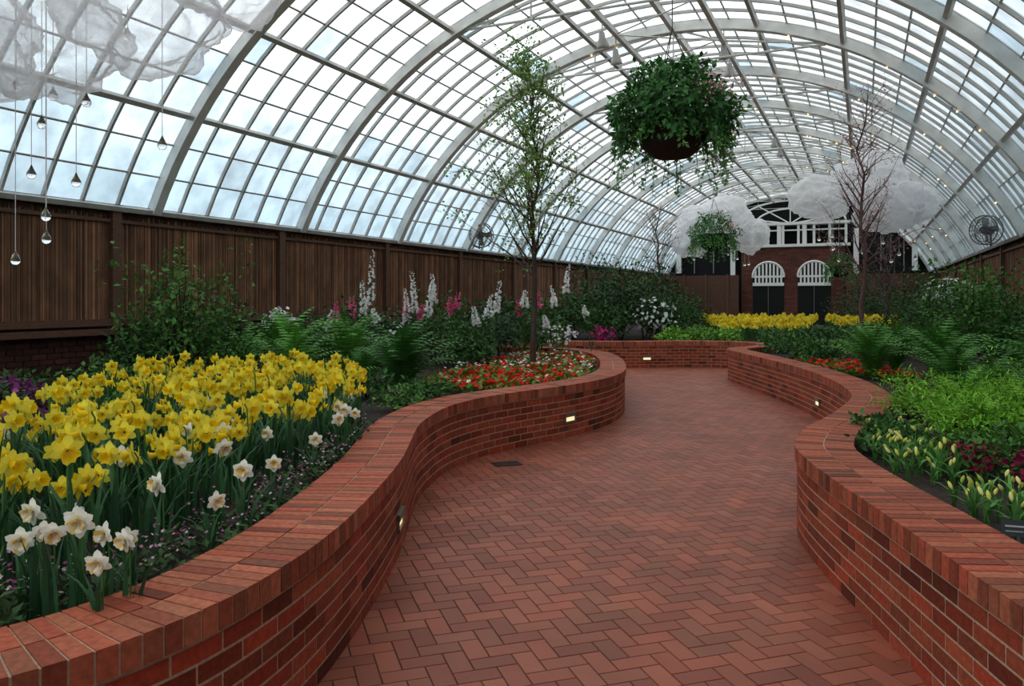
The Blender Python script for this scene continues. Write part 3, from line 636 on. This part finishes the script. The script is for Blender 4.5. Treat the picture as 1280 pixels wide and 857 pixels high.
def roofz(p): return ZC+math.sqrt(R*R-(p[0]-XC)**2)-.05
for a,d,z,r,n in((1.95,9.5,3.79,.73,6800),(6.4,24.8,3.6,.76,2200),(10.5,25,2.6,.5,1100)): basket(a,d,z,r,n,roofz(W(a,d)))
# tulle clouds
def ico(sub):
    import bmesh
    bm=bmesh.new();bmesh.ops.create_icosphere(bm,subdivisions=sub,radius=1);v=np.array([x.co[:] for x in bm.verts]);f=[tuple(y.index for y in x.verts) for x in bm.faces];bm.free();return v,f
IV,IF=ico(5)
def cloud(name,lobes,mt):
    b=Buf()
    for (a,d,z,r) in lobes:
        o=Vector((a*3.1,d*1.7,z*2.3));ds=np.array([1+.3*noise.noise(Vector(p)*1.6+o)+.2*(abs(noise.noise(Vector(p)*3.2+o)))+.12*abs(noise.noise(Vector(p)*7+o)) for p in IV])
        b.add(T(IV*ds[:,None]*np.array([1,1,.8])*r,IF,(1,1,1)),None,W(a,d,z))
    return b.obj(name,mt,True)
cloud('tulle_cloud',[(-3.0,5,3.30,.44),(-2.42,5.15,3.48,.44),(-3.5,4.9,3.22,.46),(-1.95,5.3,3.78,.36)],M_tulleA)
cloud('tulle_cloud',[(6.3,26,4.1,.7),(7.1,26,4.3,.8),(7.9,26.1,3.7,.65),(6.0,26.2,3.5,.6)],M_tulleB)
cloud('tulle_cloud',[(7.1,18,3.9,.6),(8.3,18,4.35,.7),(8.75,18.2,3.75,.7),(9.4,18.3,3.8,.5)],M_tulleB)
# glass drops
e_=empty('hanging_glass_drops');bs=Buf();bd=Buf()
dr=lathe([(.001,-.034),(.018,-.03),(.03,-.012),(.031,.004),(.022,.024),(.01,.045),(.003,.065)],14)
def drop(a,d,z,zt,s=1):
    p=W(a,d,z);bd.add(dr,None,p,s);bs.add(tube([p+[0,0,.06*s],(p[0],p[1],zt)],.003,4,(.7,.7,.72)))
for a,z in((-3.16,1.84),(-2.98,2.12),(-3.02,1.98),(-2.70,2.84),(-3.01,2.71),(-2.96,2.9),(-3.11,2.4),(-3.15,2.94),(-2.79,2.34),(-2.2,2.56),(-2.5,3.3)): drop(a,5+random.uniform(-.1,.1),z,3.5,.95)
for k in range(14): drop(random.uniform(7,9.4),18+random.uniform(-.3,.3),random.uniform(2.3,3.2),3.7,1.3)
for k in range(8): drop(random.uniform(6,8),26,random.uniform(2.4,3.2),3.7,1.5)
bs.obj('strings',M_col,parent=e_);bd.obj('drops',M_drop,True,parent=e_)
# wall fans
def fan(X,d,z,r,sg):
    m=(X+d*ST)/CT;p=W(m,d,z);e_=empty('wall_fan');b=Buf()
    for rr in(1,.8,.6,.4,.2):
        for xx in((-.1,.1) if rr==1 else (.1+.05*(1-rr),)):
            b.add(tube([(xx,r*rr*math.cos(t),r*rr*math.sin(t)) for t in np.arange(24)/24*6.283],.014 if rr==1 else .006,5,(.12,.12,.12),closed=True))
    for k in range(16):
        t=k/16*6.283;b.add(tube([(.13,0,0),(.12,r*.6*math.cos(t),r*.6*math.sin(t)),(.1,r*math.cos(t),r*math.sin(t)),(-.1,r*math.cos(t),r*math.sin(t))],.005,4,(.2,.2,.2)))
    for k in range(4):
        t=k/4*6.283;b.add(T([(0,.05,.0),(.05,.25*r,.15*r),(.03,.85*r,.3*r),(-.03,.85*r,-.15*r),(-.05,.25*r,-.1*r)],[(0,1,2,3,4)],(.3,.3,.3)),Rx(t))
    b.add(tube([(-.18,0,0),(.08,0,0)],.09*r/.3,10,(.1,.1,.1)));b.add(tube([(-.18,0,0),(-.18,0,-r*1.1)],.02,5,(.1,.1,.1)))
    b.obj('cage',M_col,parent=e_);e_.location=p;e_.rotation_euler=(0,0,(0 if sg>0 else math.pi)+(-.9*sg))
fan(-9.4,21,3.28,.33,1);fan(2.55,17.9,3.15,.33,-1);fan(2.6,38,3.2,.36,-1)
# spot lamps on truss
def lamp(X,Yp,z,lit):
    e_=empty('spot_lamp');b=Buf();t=lathe([(.001,.16),(.05,.15),(.06,.05),(.1,-.05),(.115,-.12),(.1,-.12),(.06,-.02),(.001,0)],14)
    b.add(t,Rx(.35));b.add(tube([(0,0,.12),(0,-.02,.42)],.012,5));b.obj('housing',M_steel,True,parent=e_)
    if lit: 
        b=Buf();b.add(lathe([(.001,-.1),(.09,-.1)],12),Rx(.35));b.obj('bulb',M_bulb,parent=e_)
    e_.location=(X,Yp,z-.1)
for a,d,z,l in(((753-640)/976*13.7,13.7,6.2,1),((770-640)/976*14.5,14.5,6.15,0),((905-640)/976*15,15,6.4,1),((912-640)/976*16,16,6.35,0),((975-640)/976*25,25,6.35,1),((968-640)/976*23.5,23.5,6.35,0),((1000-640)/976*32,32,6.3,1)):
    p=W(a,d);lamp(p[0],p[1],z,l)
# string lights
b=Buf();v,f=ico(1);bl=T(v*.017,f,(1,1,1))
for y in YS[1:]:
    for k in range(8):
        ph=random.uniform(-.3,PH*.9);x_,z_=arc(ph,R-.24);b.add(bl,None,(x_,y+random.uniform(-.05,.05),z_))
b.obj('string_lights',M_bulb)
